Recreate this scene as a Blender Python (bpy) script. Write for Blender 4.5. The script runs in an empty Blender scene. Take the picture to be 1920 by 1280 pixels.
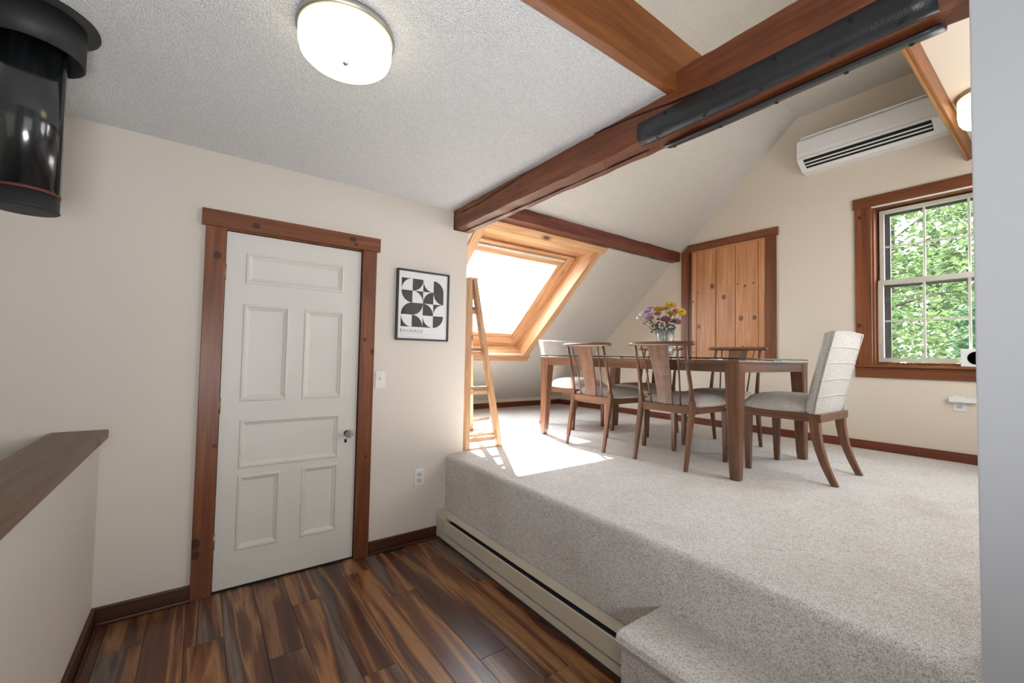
import bpy, bmesh, math, random
from mathutils import Vector, Matrix
random.seed(7)
R = math.radians
scn = bpy.context.scene
COL = scn.collection

# ------------------------------------------------------------------ camera
cam_d = bpy.data.cameras.new('camera'); cam = bpy.data.objects.new('camera', cam_d); COL.objects.link(cam)
scn.camera = cam
F_PX, YAW, PITCH, ROLL, EYE = 795.617, R(36.3019), R(2.01803), R(1.11215), 1.35
fwd = Vector((math.sin(YAW)*math.cos(PITCH), math.cos(YAW)*math.cos(PITCH), math.sin(PITCH)))
rgt = Vector((math.cos(YAW), -math.sin(YAW), 0)); upv = rgt.cross(fwd)
r2 = math.cos(ROLL)*rgt + math.sin(ROLL)*upv; u2 = -math.sin(ROLL)*rgt + math.cos(ROLL)*upv
M = Matrix((r2, u2, -fwd)).transposed().to_4x4(); M.translation = Vector((0, 0, EYE))
cam.matrix_world = M
cam_d.sensor_width = 36; cam_d.lens = F_PX/1920*36; cam_d.clip_start = .02; cam_d.clip_end = 200

# ------------------------------------------------------------------ sky, sun, lights, exposure
wd = bpy.data.worlds.new('sky'); scn.world = wd; wd.use_nodes = True
bg = wd.node_tree.nodes['Background']; bg.inputs[0].default_value = (.86, .93, 1, 1); bg.inputs[1].default_value = 10
sun_d = bpy.data.lights.new('sun', 'SUN'); sun_d.energy = 38; sun_d.angle = R(.6); sun_d.color = (1, .96, .9)
sun = bpy.data.objects.new('sun', sun_d); COL.objects.link(sun)
sun.rotation_euler = Vector((-.245, -.80, -1)).to_track_quat('-Z', 'Y').to_euler(); sun.location = (6, 9, 9)
def area(name, loc, tgt, sx, sy, power, col):
    d = bpy.data.lights.new(name, 'AREA'); d.shape = 'RECTANGLE'; d.size = sx; d.size_y = sy; d.energy = power; d.color = col
    o = bpy.data.objects.new(name, d); COL.objects.link(o); o.location = loc
    o.rotation_euler = (Vector(tgt)-Vector(loc)).to_track_quat('-Z', 'Y').to_euler(); return o
area('assumed_daylight_behind', (.5, -2.38, 1.7), (.5, 3, 1.5), 1.9, 1.4, 8, (.93, .96, 1))  # added area light behind the camera for assumed daylight; the wall there is solid
area('assumed_daylight_dining', (3.3, -.30, 2.0), (3.1, 3, 1.5), 1.7, 1.3, 23, (.97, .98, 1))  # added light just off the dining front wall, assumed daylight; no window built there
area('assumed_daylight_stairwell', (-1.84, .4, 1.7), (1, 1.2, 1.4), 1.6, 1.2, 1.5, (.9, .96, 1))  # weak added light in the stairwell for assumed side daylight, no opening modelled
area('ceiling_fill', (-.15, -.4, 1.1), (.2, .5, 2.5), .5, .5, 30, (.97, .98, 1))  # added fill aimed upwards to brighten the low ceiling, no fixture here
area('ceiling_fill_dining', (3.0, -.15, 1.5), (3.1, 2.2, 3.4), .5, .5, 4, (1, .98, .95))  # second added fill, lifts the dining vault; the room has no such lamp
scn.view_settings.view_transform = 'Standard'; scn.view_settings.look = 'None'
scn.view_settings.gamma = 1; scn.view_settings.use_curve_mapping = False
scn.view_settings.exposure = .46

# ------------------------------------------------------------------ materials
def srgb(h):
    if isinstance(h, str): h = tuple(int(h[i:i+2], 16) for i in (0, 2, 4))
    return tuple(((c/255)/12.92 if c/255 <= .04045 else ((c/255+.055)/1.055)**2.4) for c in h)+(1,)
class N:
    def __init__(s, name, rough=.5, metal=0, spec=.5):
        s.m = bpy.data.materials.new(name); s.m.use_nodes = True; s.t = s.m.node_tree
        s.b = s.t.nodes['Principled BSDF']; s.b.inputs['Roughness'].default_value = rough
        s.b.inputs['Metallic'].default_value = metal; s.b.inputs['Specular IOR Level'].default_value = spec
    def n(s, ty, **k):
        o = s.t.nodes.new(ty)
        for a, v in k.items():
            if a in o.inputs.keys() if isinstance(a, str) else False: o.inputs[a].default_value = v
            else: setattr(o, a, v)
        return o
    def l(s, a, b): s.t.links.new(a, b)
    def coords(s, scale=(1, 1, 1), rnd=0):
        tc = s.n('ShaderNodeTexCoord'); mp = s.n('ShaderNodeMapping'); mp.inputs['Scale'].default_value = scale
        s.l(tc.outputs['Object'], mp.inputs['Vector'])
        if rnd:
            oi = s.n('ShaderNodeObjectInfo'); mu = s.n('ShaderNodeMath', operation='MULTIPLY'); mu.inputs[1].default_value = rnd
            s.l(oi.outputs['Random'], mu.inputs[0])
            cb = s.n('ShaderNodeCombineXYZ'); s.l(mu.outputs[0], cb.inputs[0]); s.l(mu.outputs[0], cb.inputs[1]); s.l(mu.outputs[0], cb.inputs[2])
            s.l(cb.outputs[0], mp.inputs['Location'])
        return mp.outputs[0], tc.outputs['Object']
    def noise(s, vec, scale, detail=4, rough=.55, dist=0):
        o = s.n('ShaderNodeTexNoise'); o.inputs['Scale'].default_value = scale; o.inputs['Detail'].default_value = detail
        o.inputs['Roughness'].default_value = rough; o.inputs['Distortion'].default_value = dist; s.l(vec, o.inputs['Vector']); return o.outputs['Fac']
    def ramp(s, fac, stops):
        o = s.n('ShaderNodeValToRGB'); e = o.color_ramp.elements
        e[0].position, e[0].color = stops[0][0], stops[0][1]; e[1].position, e[1].color = stops[-1][0], stops[-1][1]
        for p, c in stops[1:-1]: x = e.new(p); x.color = c
        s.l(fac, o.inputs[0]); return o.outputs[0]
    def mix(s, fac, a, b, mode='MIX'):
        o = s.n('ShaderNodeMix', data_type='RGBA', blend_type=mode)
        if isinstance(fac, (int, float)): o.inputs[0].default_value = fac
        else: s.l(fac, o.inputs[0])
        for i, v in ((6, a), (7, b)):
            if isinstance(v, tuple): o.inputs[i].default_value = v
            else: s.l(v, o.inputs[i])
        return o.outputs[2]
    def col(s, c):
        if isinstance(c, tuple): s.b.inputs['Base Color'].default_value = c
        else: s.l(c, s.b.inputs['Base Color'])
    def bump(s, h, strength=.3, dist=.01, prev=None):
        o = s.n('ShaderNodeBump'); o.inputs['Strength'].default_value = strength; o.inputs['Distance'].default_value = dist
        s.l(h, o.inputs['Height'])
        if prev: s.l(prev, o.inputs['Normal'])
        s.l(o.outputs[0], s.b.inputs['Normal']); return o.outputs[0]

def plain(name, c, rough=.5, metal=0, spec=.5, var=.04, bump=0, bscale=80):
    m = N(name, rough, metal, spec); v, _ = m.coords((1, 1, 1), 5); c = srgb(c)
    f = m.noise(v, 3.5, 3)
    d = tuple(max(0, x*(1-var*2)) for x in c[:3])+(1,)
    m.col(m.ramp(f, [(.3, d), (.7, c)]))
    if bump: m.bump(m.noise(v, bscale, 3), bump, .004)
    return m.m

WOODC = {}
def wood(key, c_dark, c_mid, c_light, axis='z', rough=.42, knots='auto', grain=1.0, knot_c='2a120a', tag=''):
    k = (key, axis, tag)
    if k in WOODC: return WOODC[k]
    m = N(f'{key}_{axis}{tag}', rough); ai = 'xyz'.index(axis)
    sc = [9*grain]*3; sc[ai] = .55
    v, raw = m.coords(tuple(sc), 17)
    a = m.noise(v, 1.0, 6, .6, 1.4)
    base = m.ramp(a, [(.28, srgb(c_dark)), (.5, srgb(c_mid)), (.74, srgb(c_light))])
    sc2 = [60*grain]*3; sc2[ai] = 1.6
    v2, _ = m.coords(tuple(sc2), 9); g = m.noise(v2, 1.6, 5, .65, .3)
    gr = m.ramp(g, [(.35, (.62, .57, .52, 1)), (.6, (1, 1, 1, 1))])
    c = m.mix(.75, base, gr, 'MULTIPLY')
    if knots == 'auto':
        s3 = [5.0]*3; s3[ai] = 2.1
        v3, _ = m.coords(tuple(s3), 31); vo = m.n('ShaderNodeTexVoronoi'); vo.inputs['Scale'].default_value = 1.0
        m.l(v3, vo.inputs['Vector'])
        kf = m.ramp(vo.outputs['Distance'], [(.06, (1, 1, 1, 1)), (.12, (.35, .35, .35, 1)), (.2, (0, 0, 0, 1))])
        # only some cells carry a knot
        sp = m.n('ShaderNodeSeparateColor'); m.l(vo.outputs['Color'], sp.inputs[0])
        gt = m.n('ShaderNodeMath', operation='GREATER_THAN'); gt.inputs[1].default_value = .62; m.l(sp.outputs[0], gt.inputs[0])
        mu = m.n('ShaderNodeMath', operation='MULTIPLY'); m.l(kf, mu.inputs[0]); m.l(gt.outputs[0], mu.inputs[1])
        c = m.mix(mu.outputs[0], c, srgb(knot_c))
    elif knots:
        for kx, r in knots:           # explicit knots: object-space point, radius
            vs = m.n('ShaderNodeVectorMath', operation='SUBTRACT'); m.l(raw, vs.inputs[0]); vs.inputs[1].default_value = kx
            ms = m.n('ShaderNodeVectorMath', operation='MULTIPLY'); m.l(vs.outputs[0], ms.inputs[0])
            w = [1, 1, 1]; w[ai] = .8; ms.inputs[1].default_value = w
            ln = m.n('ShaderNodeVectorMath', operation='LENGTH'); m.l(ms.outputs[0], ln.inputs[0])
            dv = m.n('ShaderNodeMath', operation='DIVIDE'); m.l(ln.outputs['Value'], dv.inputs[0]); dv.inputs[1].default_value = r
            kf = m.ramp(dv.outputs[0], [(.0, (.75, .75, .75, 1)), (.45, (.8, .8, .8, 1)), (.62, (.95, .95, .95, 1)), (1, (0, 0, 0, 1))])
            c = m.mix(kf, c, srgb(knot_c))
    m.col(c); m.bump(g, .12, .003)
    WOODC[k] = m.m; return m.m
def stained(axis, tag='', knots='auto'): return wood('stained_pine', '58301b', '7b4627', '945a35', axis, .38, knots, tag=tag)
def hatchw(axis, tag='', knots='auto'): return wood('orange_pine', 'b4764a', 'cc8e5e', 'dca678', axis, .4, knots, .8, '4a2a1c', tag)
def skyw(axis): return wood('honey_pine', 'b8845a', 'd4a57a', 'e6c09a', axis, .4, 'auto', .8, '6a4a4a')
def beamw(axis): return wood('old_beam', '572c1a', '7c472c', '9c623e', axis, .5, 'auto', .7)
def beamlite(axis): return wood('new_beam', '7a451f', '8e5428', 'a0642f', axis, .45, 'auto', .6)
def walnut(axis): return wood('walnut', '553a2b', '6f4c38', '8a644a', axis, .3, None, 1.3)
def ladderw(axis): return wood('ladder_pine', 'a8815c', 'bf9670', 'd0ab84', axis, .5, 'auto', 1.2)

def m_wall(name, c):
    m = N(name, .75, spec=.2); v, _ = m.coords(); f = m.noise(v, 1.4, 3); c1 = srgb(c)
    m.col(m.ramp(f, [(.3, tuple(x*.975 for x in c1[:3])+(1,)), (.7, c1)])); m.bump(m.noise(v, 90, 3), .06, .003); return m.m
def m_popcorn(name, c, k=1.0):
    m = N(name, .9, spec=.1); v, _ = m.coords()
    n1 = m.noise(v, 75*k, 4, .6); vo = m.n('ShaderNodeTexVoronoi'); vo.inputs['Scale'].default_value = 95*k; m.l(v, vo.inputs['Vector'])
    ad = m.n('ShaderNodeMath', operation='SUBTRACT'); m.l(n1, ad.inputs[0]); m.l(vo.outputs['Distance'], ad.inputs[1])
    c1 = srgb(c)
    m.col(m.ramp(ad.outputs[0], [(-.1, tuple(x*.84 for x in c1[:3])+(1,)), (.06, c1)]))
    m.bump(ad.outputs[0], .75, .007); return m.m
def m_carpet():
    m = N('loop_carpet', .95, spec=.1); v, _ = m.coords()
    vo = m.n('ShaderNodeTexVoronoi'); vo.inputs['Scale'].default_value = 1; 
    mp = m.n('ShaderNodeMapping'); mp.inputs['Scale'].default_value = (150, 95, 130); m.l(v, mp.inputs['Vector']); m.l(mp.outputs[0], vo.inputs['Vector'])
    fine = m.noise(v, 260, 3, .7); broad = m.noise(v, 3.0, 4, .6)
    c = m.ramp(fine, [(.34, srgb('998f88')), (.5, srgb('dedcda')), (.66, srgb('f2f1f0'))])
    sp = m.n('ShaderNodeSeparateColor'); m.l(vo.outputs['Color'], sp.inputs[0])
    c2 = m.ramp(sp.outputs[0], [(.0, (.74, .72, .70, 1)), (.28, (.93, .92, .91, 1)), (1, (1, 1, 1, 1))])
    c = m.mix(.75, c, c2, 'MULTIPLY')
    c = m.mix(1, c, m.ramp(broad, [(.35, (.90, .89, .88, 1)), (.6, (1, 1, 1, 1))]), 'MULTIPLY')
    m.col(c)
    b = m.bump(vo.outputs['Distance'], -1, .013); m.bump(m.noise(v, 42, 3), .25, .012, b)
    return m.m
def m_plank():
    m = N('laminate_plank', .3, spec=.5)
    v, raw = m.coords((7.5, .55, 1), 37); a = m.noise(v, 1.0, 4, .5, .35)
    c = m.ramp(a, [(.26, srgb('321c15')), (.38, srgb('5c382a')), (.455, srgb('744c34')), (.505, srgb('ae8458')), (.545, srgb('8e6040')), (.58, srgb('54362a')), (.66, srgb('857970')), (.74, srgb('3e241c'))])
    oi = m.n('ShaderNodeObjectInfo')
    tint = m.ramp(oi.outputs['Random'], [(0, (.72, .66, .64, 1)), (.35, (.95, .9, .88, 1)), (.6, (1.0, .88, .78, 1)), (1, (1.0, 1.0, 1.02, 1))])
    c = m.mix(1, c, tint, 'MULTIPLY')
    v2, _ = m.coords((85, 3, 1), 11); g = m.noise(v2, 1.2, 5, .7, .4)
    c = m.mix(.6, c, m.ramp(g, [(.34, (.5, .45, .42, 1)), (.58, (1, 1, 1, 1))]), 'MULTIPLY')
    v3, _ = m.coords((24, 5, 1), 23); w = m.noise(v3, 1, 6, .8, 2.2)
    c = m.mix(m.ramp(w, [(.66, (0, 0, 0, 1)), (.72, (.6, .6, .6, 1)), (.76, (0, 0, 0, 1))]), c, srgb('b08a6c'))
    m.col(c); m.bump(g, .15, .002); return m.m
def m_boucle(name, c1, c2, scale=230):
    m = N(name, .95, spec=.1); v, _ = m.coords(); n = m.noise(v, scale, 3, .7); w = m.noise(v, 60, 2)
    m.col(m.ramp(n, [(.36, srgb(c2)), (.56, srgb(c1))])); m.bump(n, .5, .004); return m.m
def m_glass(name, tint=(1, 1, 1, 1), refl=.03):
    m = N(name, .02); t = m.t; tr = t.nodes.new('ShaderNodeBsdfTransparent'); tr.inputs[0].default_value = tint
    gl = t.nodes.new('ShaderNodeBsdfGlossy'); gl.inputs['Roughness'].default_value = .02
    mx = t.nodes.new('ShaderNodeMixShader'); fr = t.nodes.new('ShaderNodeLayerWeight'); pw = m.n('ShaderNodeMath', operation='POWER'); pw.inputs[1].default_value = 5; t.links.new(fr.outputs['Facing'], pw.inputs[0])
    ma = m.n('ShaderNodeMath', operation='MULTIPLY_ADD'); ma.inputs[1].default_value = .7; ma.inputs[2].default_value = refl; t.links.new(pw.outputs[0], ma.inputs[0]); t.links.new(ma.outputs[0], mx.inputs[0]); t.links.new(tr.outputs[0], mx.inputs[1]); t.links.new(gl.outputs[0], mx.inputs[2])
    t.links.new(mx.outputs[0], t.nodes['Material Output'].inputs[0]); return m.m
def m_emit(name, c, s, edge=None):
    m = N(name, .3); m.col(srgb('f4ead2')); c = srgb(c)
    m.b.inputs['Emission Color'].default_value = c; m.b.inputs['Emission Strength'].default_value = s
    return m.m
WALL = m_wall('cream_wall_paint', 'ddd5cb'); WALL2 = m_wall('gable_wall_paint', 'ddd2c2'); COOLLIT = m_wall('wall_paint_cool_lit', 'c4c8ce')  # hallway wall: same paint as the others, cooler daylight put into its colour
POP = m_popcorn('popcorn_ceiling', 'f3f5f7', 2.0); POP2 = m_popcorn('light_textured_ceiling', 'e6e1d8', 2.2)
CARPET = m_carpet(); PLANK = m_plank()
BOUCLE = m_boucle('boucle_fabric', 'cfccc7', '8b8680'); FABRIC = m_boucle('smooth_fabric', 'cfccc8', 'b3aeaa', 300)
SEATF = m_boucle('seat_fabric', 'cdc6c0', '9d958f')
DOORW = plain('door_white_paint', 'dcdad4', .45, var=.02, bump=.05, bscale=20)
WHITE = plain('white_plastic', 'e6e6e6', .35, var=.01); BLACKF = plain('black_frame', '1c1c1c', .4, var=.02)
CREAMM = plain('cream_enamel', 'd2cbb9', .4, var=.03); DARK = plain('dark_void', '0c0b0b', .8, var=.01)
PAD = plain('black_foam_pad', '34363a', .38, var=.2, bump=.35, bscale=160)
PIPE = N('glossy_black_steel', .16, .0, .9); _v, _ = PIPE.coords((1, 1, .15), 3); PIPE.col(PIPE.ramp(PIPE.noise(_v, 30, 3), [(.35, srgb('0f1112')), (.7, srgb('25282a'))])); PIPE.b.inputs['Coat Weight'].default_value = .3; PIPE = PIPE.m
MATTEB = plain('matte_black_steel', '202224', .55, var=.1); RUST = plain('red_sealant', '6a3326', .6, var=.2)
METAL = plain('brushed_nickel', 'c9c6c0', .45, 1, var=.1); BRASS = plain('old_brass', 'a8936a', .35, .8, var=.15)
DGREY = plain('aluminium_dark', '4c4a4c', .5, var=.05); SASHW = plain('sash_white_paint', 'd6d2c8', .5, var=.12)
GLASS = m_glass('window_glass'); MUSEUM = m_glass('anti_glare_glass', refl=.004); TGLASS = m_glass('table_glass', (.9, .97, .94, 1))
GEDGE = plain('glass_edge_dark', '16201e', .15, var=.02); CLEARP = plain('clear_spacer', 'dfe3e3', .2, var=.01)
LAMPG = m_emit('lit_frosted_glass', 'ffeec0', 1.5); 
PAPER = plain('poster_paper', 'e4e6e6', .5, var=.01); INK = plain('poster_ink', '2c2624', .6, var=.03); GREYINK = plain('grey_ink', '3c3c3e', .6, var=.02)

# ------------------------------------------------------------------ geometry helpers
WM = {}
def link(name, bm, mat, parent=None, origin=None, smooth=False, rot=None, label=None, kind=None):
    """bm is in world coordinates; the object's origin goes to `origin` (default bbox centre)"""
    vs = [v.co for v in bm.verts]
    if origin is None:
        origin = Vector(((min(v.x for v in vs)+max(v.x for v in vs))/2, (min(v.y for v in vs)+max(v.y for v in vs))/2, (min(v.z for v in vs)+max(v.z for v in vs))/2))
    W = Matrix.Translation(origin) @ (rot.to_4x4() if rot else Matrix())
    bm.transform(W.inverted())
    bmesh.ops.recalc_face_normals(bm, faces=bm.faces[:])
    me = bpy.data.meshes.new(name); bm.to_mesh(me); bm.free()
    if smooth: me.polygons.foreach_set('use_smooth', [True]*len(me.polygons))
    for m_ in (mat if isinstance(mat, (list, tuple)) else [mat]): me.materials.append(m_)
    o = bpy.data.objects.new(name, me); COL.objects.link(o); put(o, parent, W)
    if label: o['label'] = label
    if kind: o['kind'] = kind
    return o
def put(o, parent, W):
    WM[o.name] = W
    if parent is not None:
        o.parent = parent; o.matrix_basis = WM[parent.name].inverted() @ W
    else: o.matrix_basis = W
def empty(name, loc, label=None, cat=None, group=None, kind=None):
    o = bpy.data.objects.new(name, None); COL.objects.link(o); o.empty_display_size = .1; put(o, None, Matrix.Translation(loc))
    tag(o, label, cat, group, kind); return o
def tag(o, label=None, cat=None, group=None, kind=None):
    for k, v in (('label', label), ('category', cat), ('group', group), ('kind', kind)):
        if v: o[k] = v
    return o
def addbox(bm, x, y, z, bev=0, seg=2, rot=None, c0=None):
    b2 = bmesh.new(); bmesh.ops.create_cube(b2, size=1)
    for v in b2.verts: v.co = Vector(((x[0]+x[1])/2+v.co.x*(x[1]-x[0]), (y[0]+y[1])/2+v.co.y*(y[1]-y[0]), (z[0]+z[1])/2+v.co.z*(z[1]-z[0])))
    if bev: bmesh.ops.bevel(b2, geom=b2.edges[:], offset=bev, segments=seg, affect='EDGES', profile=.5)
    merge(bm, b2)
def merge(bm, b2):
    mp = {v: bm.verts.new(v.co) for v in b2.verts}
    for f in b2.faces:
        try:
            nf = bm.faces.new([mp[v] for v in f.verts]); nf.material_index = f.material_index
        except ValueError: pass
    b2.free()
def box(name, x, y, z, mat, parent=None, bev=0, seg=2, **k):
    bm = bmesh.new(); addbox(bm, x, y, z, bev, seg); return link(name, bm, mat, parent, **k)
def boxes(name, lst, mat, parent=None, bev=0, **k):
    bm = bmesh.new()
    for b in lst: addbox(bm, *b, bev=bev)
    return link(name, bm, mat, parent, **k)
def addtube(bm, pts, rad, seg=10, cap=True):
    pts = [Vector(p) for p in pts]; n = len(pts); rad = rad if isinstance(rad, (list, tuple)) else [rad]*n
    rings = []; prev = None
    for i, p in enumerate(pts):
        t = (pts[min(i+1, n-1)]-pts[max(i-1, 0)]).normalized()
        a = prev if prev is not None else (Vector((0, 0, 1)) if abs(t.z) < .9 else Vector((1, 0, 0)))
        a = (a - t*a.dot(t)).normalized(); prev = a; b = t.cross(a)
        rings.append([bm.verts.new(p+(a*math.cos(2*math.pi*k/seg)+b*math.sin(2*math.pi*k/seg))*rad[i]) for k in range(seg)])
    for i in range(n-1):
        for k in range(seg): bm.faces.new((rings[i][k], rings[i][(k+1) % seg], rings[i+1][(k+1) % seg], rings[i+1][k]))
    if cap: bm.faces.new(rings[0][::-1]); bm.faces.new(rings[-1])
def tube(name, pts, rad, mat, parent=None, seg=10, smooth=True, **k):
    bm = bmesh.new(); addtube(bm, pts, rad, seg); return link(name, bm, mat, parent, smooth=smooth, **k)
def addloft(bm, secs, cap=True):
    """secs: list of rings, each a list of points"""
    rings = [[bm.verts.new(p) for p in s] for s in secs]; m = len(rings[0])
    for a, b in zip(rings, rings[1:]):
        for k in range(m): bm.faces.new((a[k], a[(k+1) % m], b[(k+1) % m], b[k]))
    if cap: bm.faces.new(rings[0][::-1]); bm.faces.new(rings[-1])
def leg(name, secs, mat, parent, chamfer=.004, **k):
    """secs: (cx,cy,z,wx,wy) rounded-rect sections"""
    bm = bmesh.new(); S = []
    for cx, cy, z, wx, wy in secs:
        hx, hy, c = wx/2, wy/2, chamfer
        S.append([(cx+a, cy+b, z) for a, b in ((-hx+c, -hy), (hx-c, -hy), (hx, -hy+c), (hx, hy-c), (hx-c, hy), (-hx+c, hy), (-hx, hy-c), (-hx, -hy+c))])
    addloft(bm, S); return link(name, bm, mat, parent, **k)
def lathe(name, prof, c, mat, parent=None, seg=40, smooth=True, axis='z', **k):
    bm = bmesh.new(); rings = []
    def P(r, h, a):
        if axis == 'z': return (c[0]+r*math.cos(a), c[1]+r*math.sin(a), c[2]+h)
        if axis == 'y': return (c[0]+r*math.cos(a), c[1]+h, c[2]+r*math.sin(a))
        return (c[0]+h, c[1]+r*math.cos(a), c[2]+r*math.sin(a))
    for r, h in prof: rings.append([bm.verts.new(P(max(r, 1e-4), h, 2*math.pi*i/seg)) for i in range(seg)])
    for a, b in zip(rings, rings[1:]):
        for i in range(seg): bm.faces.new((a[i], a[(i+1) % seg], b[(i+1) % seg], b[i]))
    if prof[0][0] > 1e-3: bm.faces.new(rings[0])
    if prof[-1][0] > 1e-3: bm.faces.new(rings[-1])
    return link(name, bm, mat, parent, smooth=smooth, **k)
def prism(name, poly, axis, a, b, mat, parent=None, **k):
    """poly in the two other axes (in xyz order), extruded a..b along axis"""
    def P(p, t):
        return {'x': (t, p[0], p[1]), 'y': (p[0], t, p[1]), 'z': (p[0], p[1], t)}[axis]
    bm = bmesh.new(); A = [bm.verts.new(P(p, a)) for p in poly]; B = [bm.verts.new(P(p, b)) for p in poly]; n = len(poly)
    bm.faces.new(A); bm.faces.new(B[::-1])
    for i in range(n): bm.faces.new((A[i], A[(i+1) % n], B[(i+1) % n], B[i]))
    return link(name, bm, mat, parent, **k)
def copy_tree(o, parent=None, M_=None):
    c = o.copy(); COL.objects.link(c); c.parent = parent
    for ch in list(o.children): copy_tree(ch, c)
    return c

# ------------------------------------------------------------------ key dimensions
YA, XP, ZP, XB, YB = 2.90, 1.53, .60, 4.75, 5.13
ZC = 2.47
K = .896
def zs(y, off=0): return 1.80+K*(3.929-y)+off
ST = math.atan(K)
sy, sn = Vector((0, math.cos(ST), -math.sin(ST))), Vector((0, math.sin(ST), math.cos(ST)))
SO = Vector((0, 3.929, 1.80)); SROT = Matrix((Vector((1, 0, 0)), sy, sn)).transposed()
def sl_s(y): return (y-3.929)/math.cos(ST)
def sbox(name, x, s, n, mat, parent=None, bev=0, **k):
    bm = bmesh.new(); addbox(bm, x, s, n, bev)
    T = Matrix.Translation(SO) @ SROT.to_4x4(); bm.transform(T)
    c = T @ Vector(((x[0]+x[1])/2, (s[0]+s[1])/2, (n[0]+n[1])/2))
    return link(name, bm, mat, parent, origin=c, rot=SROT, **k)
def sboxes(name, lst, mat, parent=None, **k):
    bm = bmesh.new()
    for b in lst: addbox(bm, *b)
    bm.transform(Matrix.Translation(SO) @ SROT.to_4x4()); return link(name, bm, mat, parent, **k)

# ------------------------------------------------------------------ structure: walls
S = 'structure'
boxes('wall_back', [((-1.95, .09), (YA, 3.02), (-1.5, ZC+.06)), ((.868, 1.675), (YA, 3.02), (0, 2.320)), ((.868, 1.548), (YA, 3.02), (2.320, ZC+.06)), ((.09, .868), (YA, 3.02), (2.045, ZC+.06)), ((.09, .868), (2.99, 3.02), (-.05, 2.045)), ((.09, .868), (YA, 3.02), (-.2, -.002))], WALL, kind=S)
prism('wall_return', [(3.02, ZP-.05), (YB+.3, ZP-.05), (YB+.3, zs(YB+.3)+.02), (3.02, zs(3.02)+.02)], 'x', 1.575, 1.675, WALL, kind=S)
# gable wall with window hole
WY0, WY1, WZ0, WZ1 = .215, 1.122, 1.335, 2.735
boxes('wall_right', [((XB, XB+.16), (-.6, WY0), (.3, 3.95)), ((XB, XB+.16), (WY1, 5.5), (.3, 3.95)), ((XB, XB+.16), (WY0, WY1), (.3, WZ0)), ((XB, XB+.16), (WY0, WY1), (WZ1, 3.95))], WALL2, kind=S)
box('wall_knee', (1.6, XB+.1), (YB, YB+.08), (.4, zs(YB)+.04), WALL2, kind=S)
box('wall_left', (-2.03, -1.95), (-2.6, 3.1), (-1.5, 3.95), WALL, kind=S)
box('wall_front', (-2.0, 1.55), (-2.58, -2.5), (-1.5, 3.95), WALL, kind=S)
box('wall_hallway', (XP, 1.70), (-2.55, .165), (0, 3.9), COOLLIT, kind=S, bev=.004)
box('wall_dining_front', (1.70, XB), (-.48, -.40), (.4, 3.9), WALL2, kind=S)
# pony wall beside the stair
pw = box('wall_pony', (-.525, -.38), (-.2, YA), (-1.5, .905), WALL, kind=S)
box('wall_stairwell', (-.5, -.4), (-2.5, -.2), (-1.5, 0), WALL, kind=S)
cap = box('trim_1', (-.553, -.35), (-.25, YA-.001), (.905, .95), wood('cap_pine', '4a3424', '6e5036', '846446', 'y', .4), bev=.006, kind=S)
cap['label'] = 'stained pine cap board along the top of the low stair wall'
# ceilings
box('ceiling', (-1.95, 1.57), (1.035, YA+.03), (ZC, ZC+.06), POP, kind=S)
box('ceiling_vault_flat', (-2.0, XB+.2), (-2.6, 1.75), (3.80, 3.87), POP2, kind=S)
hx0, hx1, hs0, hs1 = 2.0, 3.41, sl_s(3.15), sl_s(4.404)
s0, s1 = sl_s(1.60), sl_s(YB+.1)
sboxes('ceiling_slope', [((-2, hx0), (s0, s1), (0, .02)), ((hx1, XB+.1), (s0, s1), (0, .02)), ((hx0, hx1), (s0, hs0), (0, .02)), ((hx0, hx1), (hs1, s1), (0, .02))], POP2, kind=S)
boxes('ceiling_dining_low', [((1.70, XB), (-.42, .508), (3.07, 3.12)), ((1.70, XB), (.49, .508), (3.12, 3.8))], WALL2, kind=S)
# roof deck outside (keeps daylight to the real openings)
OFF = .2085                                           # shaft depth along the slope normal
fy0, fy1 = 3.46, 4.558                                 # shaft ends on the outer plane (world y at vertical offset .28)
def s_at(y): # slope coordinate of a point on the outer plane with world y
    return (y-3.929-OFF*math.sin(ST))/math.cos(ST)
o0, o1 = s_at(fy0), s_at(fy1)
sboxes('ceiling_roof_deck', [((-2.1, hx0), (s0-.4, s1+.4), (OFF, OFF+.05)), ((hx1, 5.1), (s0-.4, s1+.4), (OFF, OFF+.05)), ((hx0, hx1), (s0-.4, o0), (OFF, OFF+.05)), ((hx0, hx1), (o1, s1+.4), (OFF, OFF+.05))], DGREY, kind=S)

# ------------------------------------------------------------------ floors
fl = box('floor', (-.40, XP), (-2.5, YA+.05), (-.06, -.004), plain('subfloor', '2a1a12', .8), kind=S)
W = .152; x0 = .141-4*W
joints = {.293: 2.155, .445: 2.54, .597: 1.82, .749: 2.70, .901: 2.33, 1.053: 1.627, 1.205: 2.60, 1.357: 2.2, .141: 1.75, -.011: 2.45, -.163: 2.0, -.315: 2.6, -.467: 2.3}
k = 0
for i in range(14):
    xa = x0+W*i; key = min(joints, key=lambda q: abs(q-xa)); j = joints[key]
    ys = [j+1.22*n for n in range(-5, 2)]
    for a, b in zip(ys, ys[1:]):
        a2, b2 = max(a, -2.49), min(b, YA+.02); xa2, xb2 = max(xa, -.395), min(xa+W, XP)
        if b2-a2 < .03 or xb2-xa2 < .02: continue
        box('plank', (xa2+.0005, xb2-.0005), (a2+.0006, b2-.0006), (-.006, 0), PLANK, fl, bev=.0012, seg=1)
box('floor_stairwell', (-1.95, -.5), (-2.5, YA), (-1.55, -1.5), plain('stair_floor', '9a8f84', .9), kind=S)
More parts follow.
